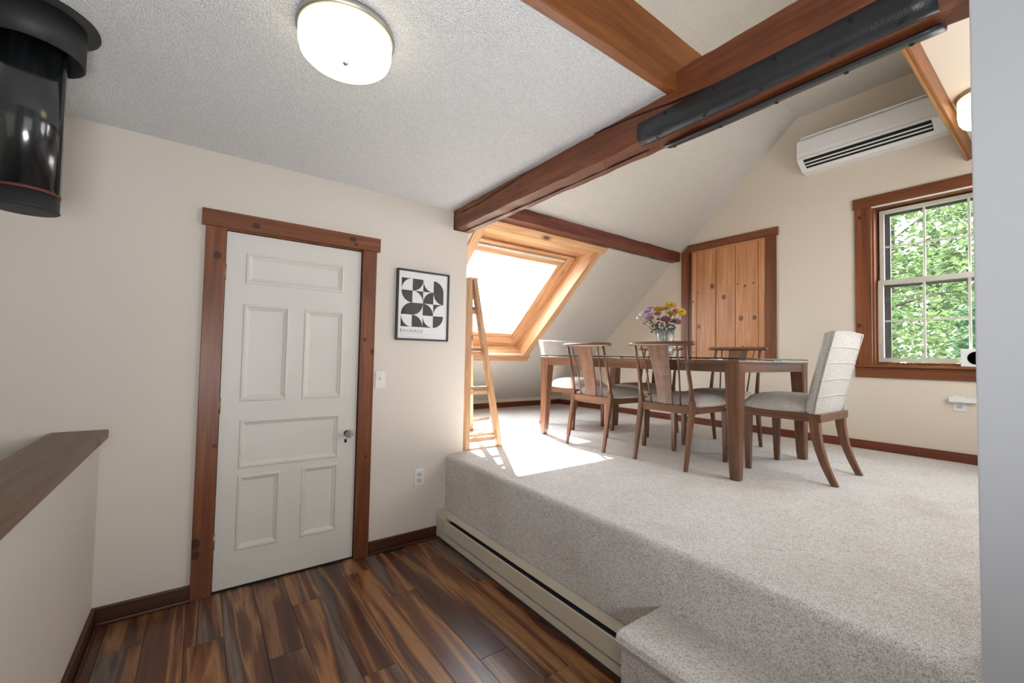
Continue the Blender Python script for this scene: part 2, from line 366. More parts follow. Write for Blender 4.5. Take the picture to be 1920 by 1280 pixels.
# carpeted platform: rounded lip
rr = .03; prof = [(XP, .002), (XP, ZP-rr)]+[(XP+rr-rr*math.cos(t), ZP-rr+rr*math.sin(t)) for t in [R(15*i) for i in range(1, 6)]]+[(XP+rr, ZP), (XB, ZP), (XB, .002)]
def yprism(name, prof, y0, y1, mat, **k): return prism(name, prof, 'y', y0, y1, mat, **k)
# platform = near part in front of the wall end + far part behind it
bm = bmesh.new()
def addprism(bm, poly, y0, y1):
    A = [bm.verts.new((p[0], y0, p[1])) for p in poly]; B = [bm.verts.new((p[0], y1, p[1])) for p in poly]; n = len(poly)
    bm.faces.new(A); bm.faces.new(B[::-1])
    for i in range(n): bm.faces.new((A[i], A[(i+1) % n], B[(i+1) % n], B[i]))
addprism(bm, prof, -.4, YA); addbox(bm, (1.675, XB), (YA, YB), (.3, ZP))
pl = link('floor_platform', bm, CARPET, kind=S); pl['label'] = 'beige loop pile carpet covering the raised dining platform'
zt, nx = .36, 1.25
prof2 = [(nx+.035, .002), (nx+.035, zt-.075), (nx+.012, zt-.055), (nx, zt-.03), (nx+.006, zt-.010), (nx+.022, zt), (XP, zt), (XP, .002)]
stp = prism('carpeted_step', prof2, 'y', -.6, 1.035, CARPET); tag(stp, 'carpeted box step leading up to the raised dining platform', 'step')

# ------------------------------------------------------------------ baseboards
def bb(name, x, y, axis): 
    return box(name, x, y, (0, .085), stained(axis), kind=S, bev=.004)
BBM = wood('dark_base', '33180f', '4a2617', '5a3220', 'x', .4, None)
b = box('baseboard_back', (.96, 1.46), (YA-.018, YA), (0, .085), BBM, kind=S, bev=.003)
box('shoe_moulding', (.96, 1.46), (YA-.032, YA-.018), (0, .018), BBM, b, bev=.005)
b = box('baseboard_stair', (-.38, .005), (YA-.018, YA), (0, .085), BBM, kind=S, bev=.003)
box('shoe_moulding', (-.362, .005), (YA-.032, YA-.018), (0, .018), BBM, b, bev=.005)
BBMY = wood('dark_base', '33180f', '4a2617', '5a3220', 'y', .4, None)
b = box('baseboard_left', (-.38, -.362), (-2.4, YA-.018), (0, .085), BBMY, kind=S, bev=.003)
box('shoe_moulding', (-.362, -.348), (-2.4, YA-.032), (0, .018), BBMY, b, bev=.005)
BB2 = wood('red_base', '54281a', '6e3522', '7e4028', 'y', .4, None)
box('baseboard_right', (XB-.015, XB), (-.38, YB-.015), (ZP, ZP+.075), BB2, kind=S, bev=.003)
box('baseboard_knee', (1.68, XB-.0), (YB-.015, YB), (ZP, ZP+.075), wood('red_base', '54281a', '6e3522', '7e4028', 'x', .4, None), kind=S, bev=.003)

# ------------------------------------------------------------------ door_1: white six-panel door
d1 = empty('door_1', (.475, 2.92, 0), 'white painted six panel door with a glass knob, shut', None, None, S)
CF = YA-.022
lk = [((0, CF, .75), .016), ((.02, CF, -.83), .03), ((-.01, CF, -.9), .02)]
cs = box('side_casing', (.002, .098), (CF, YA), (0, 2.047), stained('z', 'dl', [((.01, -.011, .86), .022), ((.035, -.011, -.2), .012), ((-.035, -.011, -.72), .028), ((-.03, -.011, -.78), .022)]), d1, bev=.003)
cs = box('side_casing', (.862, .955), (CF, YA), (0, 2.047), stained('z', 'dr', [((-.02, -.011, .42), .014), ((.035, -.011, .34), .02), ((.01, -.011, -.36), .01)]), d1, bev=.003)
box('head_casing', (-.017, .977), (CF-.004, YA), (2.047, 2.139), stained('x', 'dh', [((-.24, -.013, -.01), .02), ((.31, -.013, .01), .02), ((.33, -.013, -.02), .012)]), d1, bev=.003)
boxes('jamb', [((.088, .098), (YA-.004, 2.99), (0, 2.045)), ((.862, .872), (YA-.004, 2.99), (0, 2.045)), ((.098, .862), (YA-.004, 2.99), (2.038, 2.047))], stained('z', 'j', None), d1)
DX0, DX1, DZ0, DZ1, DY = .102, .857, .012, 2.034, 2.905
pan = [(.20, .75, 1.745, 1.925), (.195, .437, 1.06, 1.625), (.52, .758, 1.06, 1.618), (.20, .75, .675, .955), (.20, .42, .21, .635), (.535, .75, .21, .638)]
bm = bmesh.new()
xs = sorted({DX0, DX1}|{round(p[0], 3) for p in pan}|{round(p[1], 3) for p in pan}); zl = sorted({DZ0, DZ1}|{p[2] for p in pan}|{p[3] for p in pan})
def incell(cx, cz): return any(p[0] < cx < p[1] and p[2] < cz < p[3] for p in pan)
for a, b_ in zip(xs, xs[1:]):
    for c, d in zip(zl, zl[1:]):
        if not incell((a+b_)/2, (c+d)/2):
            bm.faces.new([bm.verts.new(q) for q in ((a, DY, c), (b_, DY, c), (b_, DY, d), (a, DY, d))])
for x_, z_ in (((DX0, DX0), (DZ0, DZ1)), ((DX1, DX1), (DZ0, DZ1))):
    bm.faces.new([bm.verts.new(q) for q in ((x_[0], DY, DZ0), (x_[0], DY+.035, DZ0), (x_[0], DY+.035, DZ1), (x_[0], DY, DZ1))])
bm.faces.new([bm.verts.new(q) for q in ((DX0, DY, DZ0), (DX1, DY, DZ0), (DX1, DY+.035, DZ0), (DX0, DY+.035, DZ0))])
bm.faces.new([bm.verts.new(q) for q in ((DX0, DY, DZ1), (DX1, DY, DZ1), (DX1, DY+.035, DZ1), (DX0, DY+.035, DZ1))])
bmesh.ops.remove_doubles(bm, verts=bm.verts[:], dist=.0001)
slab = link('door_leaf', bm, DOORW, d1)
for p in pan:
    bm = bmesh.new(); ins = [(0, 0), (.004, -.006), (.012, -.007), (.016, 0.001), (.026, .006), (.034, .012)]
    rings = []
    for i_, dy in ins:
        rings.append([bm.verts.new(q) for q in ((p[0]+i_, DY+dy, p[2]+i_), (p[1]-i_, DY+dy, p[2]+i_), (p[1]-i_, DY+dy, p[3]-i_), (p[0]+i_, DY+dy, p[3]-i_))])
    for a, b_ in zip(rings, rings[1:]):
        for q in range(4): bm.faces.new((a[q], a[(q+1) % 4], b_[(q+1) % 4], b_[q]))
    bm.faces.new(rings[-1]); link('panel', bm, DOORW, slab)
kb = lathe('door_knob', [(.001, -.002), (.020, -.002), (.021, -.006), (.012, -.010), (.010, -.03), (.001, -.03)], (.80, DY, .825), MATTEB, slab, axis='y', seg=24)
GL = N('cut_glass', .04, 0, .8); GL.b.inputs['Transmission Weight'].default_value = .75; GL.col((.92, .93, .93, 1))
lathe('glass_ball', [(.008, 0), (.016, -.004), (.024, -.014), (.027, -.024), (.024, -.034), (.016, -.042), (.001, -.044)], (.80, DY-.028, .825), GL.m, slab, axis='y', seg=12, smooth=False)
box('keyhole_plate', (.784, .800), (DY-.002, DY), (.765, .787), DARK, slab)
for z in (1.797, 1.043, .291):
    tube('hinge', [(.099, YA-.006, z-.045), (.099, YA-.006, z+.045)], .006, BRASS, d1, seg=8)
box('threshold', (.098, .862), (DY-.003, 2.988), (.0, .011), DARK, d1)

# ------------------------------------------------------------------ wall A fittings
def outlet(name, x, z, plane, axis, label):
    e = empty(name, (x, plane, z) if axis == 'y' else (plane, x, z), label, 'outlet')
    def bx(n, u, w, d, m, par, bev=0):
        if axis == 'y': return box(n, u, (plane-d[1], plane-d[0]), w, m, par, bev)
        return box(n, (plane-d[1], plane-d[0]), u, w, m, par, bev)
    pt = bx('cover_plate', (x-.036, x+.036), (z-.059, z+.059), (0, .006), WHITE, e, .003)
    for dz in (-.021, .021):
        sk = bx('socket', (x-.017, x+.017), (z+dz-.015, z+dz+.015), (.006, .008), plain('socket_white', 'd2d2d0', .4), e, .004)
        for dx in (-.006, .006): bx('slot', (x+dx-.0012, x+dx+.0012), (z+dz-.001, z+dz+.008), (.008, .0086), DARK, sk)
        bx('ground_hole', (x-.0025, x+.0025), (z+dz-.010, z+dz-.005), (.008, .0086), DARK, sk)
    return e
outlet('wall_outlet', 1.315, .462, YA, 'y', 'white double outlet low on the door wall beside the carpeted platform')
sw = empty('light_switch', (1.01, YA, 1.173), 'white toggle light switch on the wall right of the door casing', 'switch')
box('cover_plate', (.974, 1.046), (YA-.006, YA), (1.115, 1.231), WHITE, sw, .003)
box('toggle', (1.005, 1.015), (YA-.018, YA-.006), (1.172, 1.190), WHITE, sw, .002)
box('screw', (1.008, 1.012), (YA-.007, YA-.006), (1.208, 1.212), METAL, sw); box('screw', (1.008, 1.012), (YA-.007, YA-.006), (1.134, 1.138), METAL, sw)

# framed poster
px0, px1, pz0, pz1 = 1.102, 1.513, 1.452, 1.960
po = empty('framed_poster', (1.307, YA, 1.70), 'black framed geometric poster lettered in capitals on the wall right of the door', 'picture')
f = .013
for nm, x, z in (('frame_rail', (px0, px1), (pz0, pz0+f)), ('frame_rail', (px0, px1), (pz1-f, pz1)), ('frame_stile', (px0, px0+f), (pz0+f, pz1-f)), ('frame_stile', (px1-f, px1), (pz0+f, pz1-f))):
    box(nm, x, (YA-.026, YA), z, BLACKF, po, .0015)
sheet = box('print', (px0+f, px1-f), (YA-.016, YA-.004), (pz0+f, pz1-f), PAPER, po)
gx0, gx1, gz1, gz0 = px0+.035, px1-.045, pz1-.062, pz0+.098
cw, ch = (gx1-gx0)/4, (gz1-gz0)/4
grid = [['Rbr', 'Dtl', 'Rtr', 'Dbl'], ['Dtr', 'Rbl', 'Dbr', 'Dtr'], ['Dbr', 'Dtl', 'Dbl', 'Rbr'], ['Rtr', 'Dbl', 'Rtr', 'Dtl']]
grid[2][1] = 'Dtl'
bm = bmesh.new(); yy = YA-.0166
for r_, row in enumerate(grid):
    for c_, code in enumerate(row):
        X0, Z0 = gx0+c_*cw, gz1-(r_+1)*ch; cx = X0+(cw if 'r' == code[2] else 0); cz = Z0+(ch if 't' == code[1] else 0)
        sx = -1 if code[2] == 'r' else 1; sz = -1 if code[1] == 't' else 1
        arc = [(cx+sx*cw*math.cos(R(t)), cz+sz*ch*math.sin(R(t))) for t in range(0, 91, 9)]
        far = (cx+sx*cw, cz+sz*ch)
        hub = (cx, cz) if code[0] == 'D' else far
        for a, b_ in zip(arc, arc[1:]):
            if max(abs(a[0]-hub[0])+abs(a[1]-hub[1]), 1e-9) < 1e-6 or abs(b_[0]-hub[0])+abs(b_[1]-hub[1]) < 1e-6: continue
            bm.faces.new([bm.verts.new((q[0], yy, q[1])) for q in (hub, a, b_)])
link('printed_shapes', bm, INK, sheet)
tc = bpy.data.curves.new('lettering', 'FONT'); tc.body = 'BAUHAUS'; tc.size = .032; tc.space_character = 1.3
to = bpy.data.objects.new('lettering_tmp', tc); COL.objects.link(to)
dg = bpy.context.evaluated_depsgraph_get(); me = bpy.data.meshes.new_from_object(to.evaluated_get(dg)); bpy.data.objects.remove(to)
me.materials.clear(); me.materials.append(GREYINK); lt = bpy.data.objects.new('lettering', me); COL.objects.link(lt)
put(lt, sheet, Matrix.Translation((gx0-.004, yy, pz0+.058)) @ Matrix.Rotation(R(90), 4, 'X'))
box('underline', (gx0, gx1-.005), (yy, yy+.0004), (pz0+.0475, pz0+.0485), GREYINK, sheet)
box('glazing', (px0+f, px1-f), (YA-.020, YA-.019), (pz0+f, pz1-f), MUSEUM, po)

# ------------------------------------------------------------------ electric baseboard heater
ht = empty('baseboard_heater', (1.49, 1.96, 0), 'cream electric baseboard heater running along the foot of the carpeted platform', 'heater')
hy0, hy1 = 1.04, 2.885
prism('back_plate', [(XP-.012, .03), (XP-.001, .03), (XP-.001, .195), (XP-.012, .195)], 'y', hy0, hy1, CREAMM, ht)
prism('top_cover', [(XP-.012, .195), (XP-.012, .202), (1.478, .196), (1.472, .183), (1.475, .182), (1.481, .190)], 'y', hy0, hy1, CREAMM, ht)
prism('front_panel', [(1.462, .072), (1.466, .072), (1.470, .150), (1.474, .156), (1.471, .159), (1.466, .153)], 'y', hy0, hy1-.13, CREAMM, ht)
prism('lower_lip', [(1.455, .028), (1.459, .028), (1.462, .056), (1.500, .060), (1.500, .064), (1.458, .060)], 'y', hy0, hy1, CREAMM, ht)
prism('base_channel', [(1.470, .0), (1.518, .0), (1.518, .04), (1.470, .03)], 'y', hy0, hy1, DGREY, ht)
box('heating_element', (1.488, 1.508), (hy0, hy1-.14), (.10, .15), DGREY, ht)
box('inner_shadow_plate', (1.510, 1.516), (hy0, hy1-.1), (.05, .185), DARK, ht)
prism('end_cap', [(1.458, .055), (1.52, .055), (1.52, .2), (1.472, .197), (1.460, .16)], 'y', hy1-.13, hy1+.005, CREAMM, ht)

# ------------------------------------------------------------------ beams
def beam_mesh(x, y, z, segs, axis, jit=.004, cham=.006, taper=None):
    bm = bmesh.new(); S_ = []
    for i in range(segs+1):
        t = i/segs; r = lambda: random.uniform(-jit, jit)
        if axis == 'y':
            yy_ = y[0]+(y[1]-y[0])*t
            pts = [(x[0]+cham, z[0]), (x[1]-cham, z[0]), (x[1], z[0]+cham), (x[1], z[1]), (x[0], z[1]), (x[0], (z[0]+z[1])/2), (x[0], z[0]+cham)]
            S_.append([(a+r(), yy_, b+r()) for a, b in pts])
        else:
            xx = x[0]+(x[1]-x[0])*t
            pts = [(y[0]+cham, z[0]), (y[1]-cham, z[0]), (y[1], z[0]+cham), (y[1], z[1]), (y[0], z[1]), (y[0], (z[0]+z[1])/2), (y[0], z[0]+cham)]
            S_.append([(xx, a+r(), b+r()) for a, b in pts])
    addloft(bm, S_); return bm
mb = link('ceiling_beam', beam_mesh((1.553, 1.715), (.167, 2.985), (2.327, 2.545), 34, 'y', .004, .012), beamw('y'))
tag(mb, 'long dark stained timber beam carrying two black foam guards', 'beam')
def ribbon(name, pts, w, mat, parent, x):
    bm = bmesh.new(); S_ = []
    for i, (y, z) in enumerate(pts):
        ww = w*(.25 if i in (0, len(pts)-1) else random.uniform(.7, 1.2)); S_.append([(x, y, z-ww), (x+.008, y, z-ww), (x+.008, y, z+ww), (x, y, z+ww)])
    addloft(bm, S_); return link(name, bm, mat, parent)
ribbon('crack', [(1.78, 2.497), (1.6, 2.487), (1.4, 2.468), (1.2, 2.448), (1.0, 2.420), (.85, 2.405), (.6, 2.388)], .003, DARK, mb, 1.5475)
ribbon('crack', [(2.8, 2.43), (2.5, 2.425), (2.2, 2.445), (2.0, 2.455)], .0012, DARK, mb, 1.5475)
bm = bmesh.new(); S_ = []
for y, x in ((2.88, 1.640), (2.5, 1.648), (2.0, 1.655), (1.5, 1.655), (1.2, 1.652)):
    S_.append([(x-.0012, y, 2.3215), (x+.0012, y, 2.3215), (x+.0012, y, 2.331), (x-.0012, y, 2.331)])
addloft(bm, S_); link('crack', bm, DARK, mb)
# foam guards: bent strips round the two lower edges
def guard(cx, side, y0, y1, r0=.040, of=.034, zc=2.357, rz=None):
    rz = rz or r0
    bm = bmesh.new(); S_ = []
    for i in range(19):
        y = y0+(y1-y0)*i/18; o_, n_ = [], []
        angs = [R(a) for a in range(0, 91, 15)]
        wv = .002*math.sin(y*9)
        for a in angs:
            o_.append((cx+side*(-of+ (r0+wv)*math.sin(a)*1.0), y, zc-(rz+wv)*math.cos(a)))
        o_.append((cx+side*(r0-of+wv), y, 2.400))
        for a in angs: n_.append((cx+side*(-of+(r0-.008)*math.sin(a)), y, zc-(rz-.008)*math.cos(a)))
        n_.append((cx+side*(r0-of-.008), y, 2.400))
        S_.append(o_+n_[::-1])
    addloft(bm, S_); return bm
g1 = link('foam_guard', guard(1.553, -1, .225, 1.185, .046, .034, 2.350, .04), PAD, mb, smooth=True, label='black foam guard on the near lower edge')
g2 = link('foam_guard', guard(1.715, 1, .23, 1.12, .078, .064, 2.340, .034), PAD, mb, smooth=True, label='black foam guard on the far lower edge')
for g, sx, dx in ((g1, -1, 1.553), (g2, 1, 1.700)):
    for y in (1.09, .88, .67, .46, .30):
        lathe('screw', [(.001, -.001), (.007, -.001), (.007, .001), (.001, .001)], (dx-sx*(.012 if sx > 0 else .008), y, 2.3075), DARK, g, seg=10)
        if sx < 0: lathe('screw', [(.001, -.001), (.006, -.001), (.006, .001), (.001, .001)], (dx-.0135, y-.05, 2.385), DARK, g, seg=10, axis='x')
cb = link('ceiling_beam', beam_mesh((-1.94, 1.742), (.995, 1.036), (2.462, 2.70), 30, 'x', .0015, .004), beamlite('x'))
tag(cb, 'lighter brown cross beam overhead, resting on the long dark beam', 'beam')
pu = link('ceiling_beam', beam_mesh((1.70, 4.69), (2.945, 3.065), (2.545, 2.66), 24, 'x', .003, .005), wood('dark_purlin', '4a2016', '682f20', '80402c', 'x', .5))
tag(pu, 'short dark beam under the slope, above the skylight frame', 'beam')
tb = empty('trim_board', (3.2, .52, 2.94), 'narrow honey brown beam crossing in front of the wall air conditioner', 'beam')
box('side_board', (1.70, XB-.002), (.508, .524), (2.94, 3.07), beamlite('x'), tb, .002)
box('edge_board', (1.70, XB-.002), (.5245, .540), (2.935, 3.06), wood('honey_edge', '8a5a34', 'a06a3e', 'b47c4c', 'x', .4), tb, .002)

# ------------------------------------------------------------------ window_2: roof window (skylight) in pine-lined shaft
sk = empty('window_2', (2.7, 3.9, 1.9), 'roof window in a pine lined shaft in the sloping ceiling', None, None, S)
cT = sl_s(3.085); cB = sl_s(4.50)
sbox('side_casing', (3.41, 3.50), (hs0-.0, hs1), (-.018, 0), skyw('y'), sk, .002)
sbox('side_casing', (1.91, 2.0), (hs0-.0, hs1), (-.018, 0), skyw('y'), sk, .002)
sbox('head_casing', (1.89, 3.53), (cT, hs0), (-.022, 0), skyw('x'), sk, .002)
sbox('sill_casing', (1.89, 3.53), (hs1, sl_s(4.48)), (-.022, 0), skyw('x'), sk, .002)
def quadboard(name, a, b, c, d, th, mat, parent):   # a,b,c,d corners; th offset vector
    bm = bmesh.new(); A = [bm.verts.new(Vector(p)) for p in (a, b, c, d)]; B = [bm.verts.new(Vector(p)+Vector(th)) for p in (a, b, c, d)]
    bm.faces.new(A); bm.faces.new(B[::-1])
    for i in range(4): bm.faces.new((A[i], A[(i+1) % 4], B[(i+1) % 4], B[i]))
    return link(name, bm, mat, parent)
it, ib = (3.15, zs(3.15)), (4.404, zs(4.404)); ot, ob = (fy0, zs(fy0, .28)), (fy1, zs(fy1, .28))
def quadboard_s(name, pts, th, mat):
    T = Matrix.Translation(SO) @ SROT.to_4x4(); bm = bmesh.new(); A = [bm.verts.new(Vector(p)) for p in pts]; B = [bm.verts.new(Vector(p)+Vector(th)) for p in pts]
    bm.faces.new(A); bm.faces.new(B[::-1])
    for i in range(4): bm.faces.new((A[i], A[(i+1) % 4], B[(i+1) % 4], B[i]))
    bm.transform(T); c = Vector((0, 0, 0))
    for v in bm.verts: c += v.co
    return link(name, bm, mat, sk, origin=c/8, rot=SROT)
for x, t in ((hx1, .018), (hx0, -.018)):
    quadboard_s('shaft_side', [(x, hs0, 0), (x, hs1, 0), (x, o1, OFF), (x, o0, OFF)], (t, 0, 0), skyw('y'))
quadboard('shaft_head', (hx0, *it), (hx1, *it), (hx1, *ot), (hx0, *ot), (0, 0, .018), skyw('x'), sk)
quadboard('shaft_sill', (hx0, *ib), (hx1, *ib), (hx1, *ob), (hx0, *ob), (0, .01, -.018), skyw('x'), sk)
gy0, gy1 = s_at(3.574), s_at(4.412); gx_0, gx_1 = 2.085, 3.235
fr = [((hx0, gx_0-.04), (o0, o1)), ((gx_1+.055, hx1), (o0, o1)), ((gx_0-.05, gx_1+.055), (o0, o0+.035)), ((gx_0-.05, gx_1+.055), (gy1+.055, o1))]
for nm, (x, s_) in zip(('frame_stile', 'frame_stile', 'frame_head', 'frame_sill'), fr):
    sbox(nm, x, s_, (OFF-.035, OFF+.05), skyw('y' if 'stile' in nm else 'x'), sk, .003)
sash = [((gx_0-.045, gx_0), (gy0, gy1+.06)), ((gx_1, gx_1+.06), (gy0, gy1+.06)), ((gx_0-.035, gx_1+.05), (o0+.03, gy0)), ((gx_0, gx_1), (gy1, gy1+.06))]
for nm, (x, s_) in zip(('sash_stile', 'sash_stile', 'sash_head', 'sash_sill'), sash):
    sbox(nm, x, s_, (OFF-.015, OFF+.045), skyw('y' if 'stile' in nm else 'x'), sk, .003)
sbox('ventilation_flap', (gx_0-.04, gx_1+.045), (o0+.055, o0+.083), (OFF-.035, OFF-.0155), SASHW, sk, .004)
sbox('pane', (gx_0, gx_1), (gy0, gy1), (OFF+.02, OFF+.024), GLASS, sk)

# ------------------------------------------------------------------ window_1: double hung gable window
w1 = empty('window_1', (XB, .67, 1.3), 'white double hung window with grilles and stained pine casing, trees outside', None, None, S)
box('side_casing', (XB-.02, XB), (1.122, 1.240), (1.335, 2.735), stained('z', 'w', [((-.01, .02, .62), .015), ((-.01, .03, -.35), .018)]), w1, .003)
box('side_casing', (XB-.02, XB), (.10, .215), (1.335, 2.735), stained('z'), w1, .003)
box('head_casing', (XB-.024, XB), (.085, 1.252), (2.735, 2.826), stained('y'), w1, .003)
box('stool', (XB-.055, XB+.02), (.085, 1.252), (1.318, 1.338), stained('y'), w1, .004)
box('apron', (XB-.02, XB), (.10, 1.243), (1.228, 1.318), stained('y'), w1, .003)
boxes('jamb_lining', [((XB, XB+.15), (1.107, 1.122), (1.335, 2.735)), ((XB, XB+.15), (.215, .23), (1.335, 2.735)), ((XB, XB+.15), (.23, 1.107), (2.72, 2.735)), ((XB+.02, XB+.15), (.23, 1.107), (1.335, 1.36))], stained('z', 'jl', None), w1)
box('blind_rail', (XB-.012, XB+.004), (.22, 1.236), (2.722, 2.734), WHITE, w1, .003)
GY0, GY1 = .285, 1.06
def sashf(name, x, z0, z1, fw, bot, top, rows):
    s_ = boxes(name, [(x, (GY1, GY1+fw), (z0, z1)), (x, (GY0-fw, GY0), (z0, z1)), (x, (GY0, GY1), (z0, z0+bot)), (x, (GY0, GY1), (z1-top, z1))], SASHW, w1)
    xm = (x[0]+.006, x[0]+.018)
    for i in (1, 2):
        y = GY0+(GY1-GY0)*i/3; box('muntin', xm, (y-.008, y+.008), (z0+bot, z1-top), SASHW, s_, .002)
    for i in range(1, rows):
        z = z0+bot+(z1-top-z0-bot)*i/rows
        for j in range(3):
            ya, yb = GY0+(GY1-GY0)*j/3+.008, GY0+(GY1-GY0)*(j+1)/3-.008
            box('muntin', xm, (ya, yb), (z-.007, z+.007), SASHW, s_, .002)
    box('pane', (x[0]+.019, x[0]+.023), (GY0, GY1), (z0+bot, z1-top), GLASS, s_)
sashf('lower_sash', (XB+.055, XB+.085), 1.365, 2.08, .035, .035, .04, 2)
sashf('upper_sash', (XB+.090, XB+.120), 2.045, 2.705, .03, .035, .03, 2)
boxes('storm_frame', [((XB+.13, XB+.15), (GY1-.035, GY1+.05), (1.36, 2.72)), ((XB+.13, XB+.15), (.23, GY0+.03), (1.36, 2.72)), ((XB+.13, XB+.15), (GY0+.03, GY1-.035), (2.655, 2.72)), ((XB+.13, XB+.15), (GY0+.03, GY1-.035), (2.02, 2.045))], DGREY, w1)

# ------------------------------------------------------------------ door_2: pine hatch in the gable wall
d2 = empty('door_2', (XB, 2.41, 1.3), 'knotty orange pine board hatch with a dark casing, its head clipped under the slope', None, None, S)
X0c, X1c = XB-.022, XB
prism('head_casing', [(1.872, 2.652), (2.95, 2.645), (2.852, 2.735), (1.872, 2.738)], 'x', XB-.025, XB, stained('y', 'hh'), d2)
box('side_casing', (X0c, X1c), (1.89, 1.994), (1.325, 2.652), stained('z', 'hr'), d2, .003)
box('side_casing', (X0c, X1c), (2.858, 2.952), (1.325, 2.647), stained('z', 'hl', None), d2, .003)
box('side_stop', (XB-.012, XB), (2.822, 2.858), (1.325, 2.645), wood('dark_base', '33180f', '4a2617', '5a3220', 'z', .4, None), d2)
box('stool', (XB-.035, XB), (1.88, 2.96), (1.31, 1.33), stained('y'), d2, .003)
box('apron', (X0c, X1c), (1.89, 2.95), (1.25, 1.31), stained('y'), d2, .003)
zmid = (1.33+2.64)/2
def kn(y0, y1, lst): return [((-.007, p[0]-(y0+y1)/2, p[1]-zmid), p[2]) for p in lst]
bds = [(1.995, 2.063, []), (2.065, 2.300, [(2.11, 2.19, .012), (2.20, 2.17, .014), (2.275, 2.20, .01), (2.10, 1.82, .024), (2.24, 1.82, .028), (2.11, 1.5, .01), (2.22, 1.51, .012)]),
       (2.302, 2.522, [(2.43, 2.07, .028)]), (2.524, 2.755, [(2.565, 2.21, .030), (2.725, 1.75, .024), (2.73, 2.15, .012)]), (2.757, 2.821, [(2.80, 2.05, .014), (2.79, 1.45, .012)])]
box('backing', (XB-.0015, XB), (1.995, 2.822), (1.33, 2.628), DARK, d2)
for i, (a, b_, ks) in enumerate(bds):
    box('board', (XB-.014-.002*(i % 2), XB-.002), (a+.0015, b_-.0015), (1.33, 2.628), hatchw('z', 'b%d' % i, kn(a, b_, ks)), d2, .0035)
box('top_stop', (XB-.016, XB), (1.995, 2.822), (2.628, 2.652), hatchw('y', 's', None), d2, .002)

# ------------------------------------------------------------------ air conditioner
ac = empty('air_conditioner', (XB, 1.11, 3.18), 'long white wall air conditioner high on the gable wall above the window', 'air conditioner')
prf = [(XB, 3.18), (4.66, 3.185), (4.536, 3.265), (4.527, 3.32), (4.53, 3.44), (4.545, 3.462), (XB, 3.466)]
a_b = prism('housing', prf, 'y', .60, 1.625, WHITE, ac)
box('top_ledge', (4.538, XB), (.61, 1.60), (3.4665, 3.482), WHITE, ac, .003)
box('panel_seam', (4.5262, 4.5285), (.60, 1.626), (3.285, 3.2865), plain('seam_grey', '8c8c8c', .6), ac)
d_ = Vector((4.66-4.565, 0, 3.185-3.225)); dn = d_.normalized(); nn = Vector((dn.z, 0, -dn.x)); 
if nn.z > 0: nn = -nn
def acstrip(nm, t0, t1, off, mat, y0, y1, th=.003):
    base = Vector((4.536, 0, 3.265)); e2 = Vector((4.66, 0, 3.185)); dd = (e2-base); L = dd.length; dd.normalize(); n2 = Vector((dd.z, 0, -dd.x))
    if n2.x > 0: n2 = -n2
    p = [base+dd*(L*t)+n2*o_ for t, o_ in ((t0, off), (t1, off), (t1, off+th), (t0, off+th))]
    return prism(nm, [(q.x, q.z) for q in p], 'y', y0, y1, mat, ac)
acstrip('outlet_recess', .03, .72, .0005, DARK, .70, 1.575, .003)
acstrip('louvre', .22, .30, .004, WHITE, .702, 1.573, .004); acstrip('louvre', .46, .54, .004, WHITE, .702, 1.573, .004)

# ------------------------------------------------------------------ ceiling lamps
def lamp(name, x, y, z, label, R0=.152, drop=.11):
    e = empty(name, (x, y, z), label, 'lamp')
    lathe('mounting_ring', [(R0*.98, 0), (R0+.008, -.002), (R0+.008, -.022), (R0-.003, -.026), (R0-.01, -.02)], (x, y, z), METAL, e, 48)
    lathe('glass_shade', [(R0-.006, -.018), (R0, -.03), (R0, -drop*.62), (R0-.006, -drop*.82), (R0-.020, -drop*.94), (R0-.05, -drop*.99), (.001, -drop)], (x, y, z), LAMPG, e, 48)
    lathe('finial', [(.009, -drop+.001), (.010, -drop-.004), (.006, -drop-.009), (.001, -drop-.010)], (x, y, z), METAL, e, 16)
    return e
lamp('ceiling_lamp', .372, 1.515, ZC, 'round frosted glass ceiling lamp glowing on the textured low ceiling')
lamp('ceiling_lamp', 3.93, .335, 3.07, 'small lit glass ceiling lamp beside the narrow trim beam near the gable window', .150, .20)

# ------------------------------------------------------------------ black flue pipe stub
fp = empty('flue_pipe', (-.49, 2.09, ZC), 'black steel stovepipe stub hanging from its round ceiling collar', 'pipe')
PC = (-.49, 2.09, 0)
lathe('ceiling_flange', [(.001, 2.47), (.162, 2.47), (.162, 2.462), (.001, 2.462)], PC, MATTEB, fp, 56)
lathe('collar', [(.128, 2.462), (.128, 2.335), (.122, 2.335), (.122, 2.38), (.001, 2.38)], PC, MATTEB, fp, 56)
lathe('pipe', [(.084, 2.38), (.084, 1.865), (.001, 1.865)], PC, PIPE, fp, 56)
lathe('sealant_ring', [(.083, 1.870), (.0855, 1.868), (.0855, 1.862), (.083, 1.860)], PC, RUST, fp, 56)
lathe('end_band', [(.0835, 1.862), (.0835, 1.812), (.086, 1.808), (.083, 1.806), (.001, 1.815)], PC, MATTEB, fp, 56)
box('seam', (-.49+.079, -.49+.087), (2.062, 2.068), (1.868, 2.335), PIPE, fp)

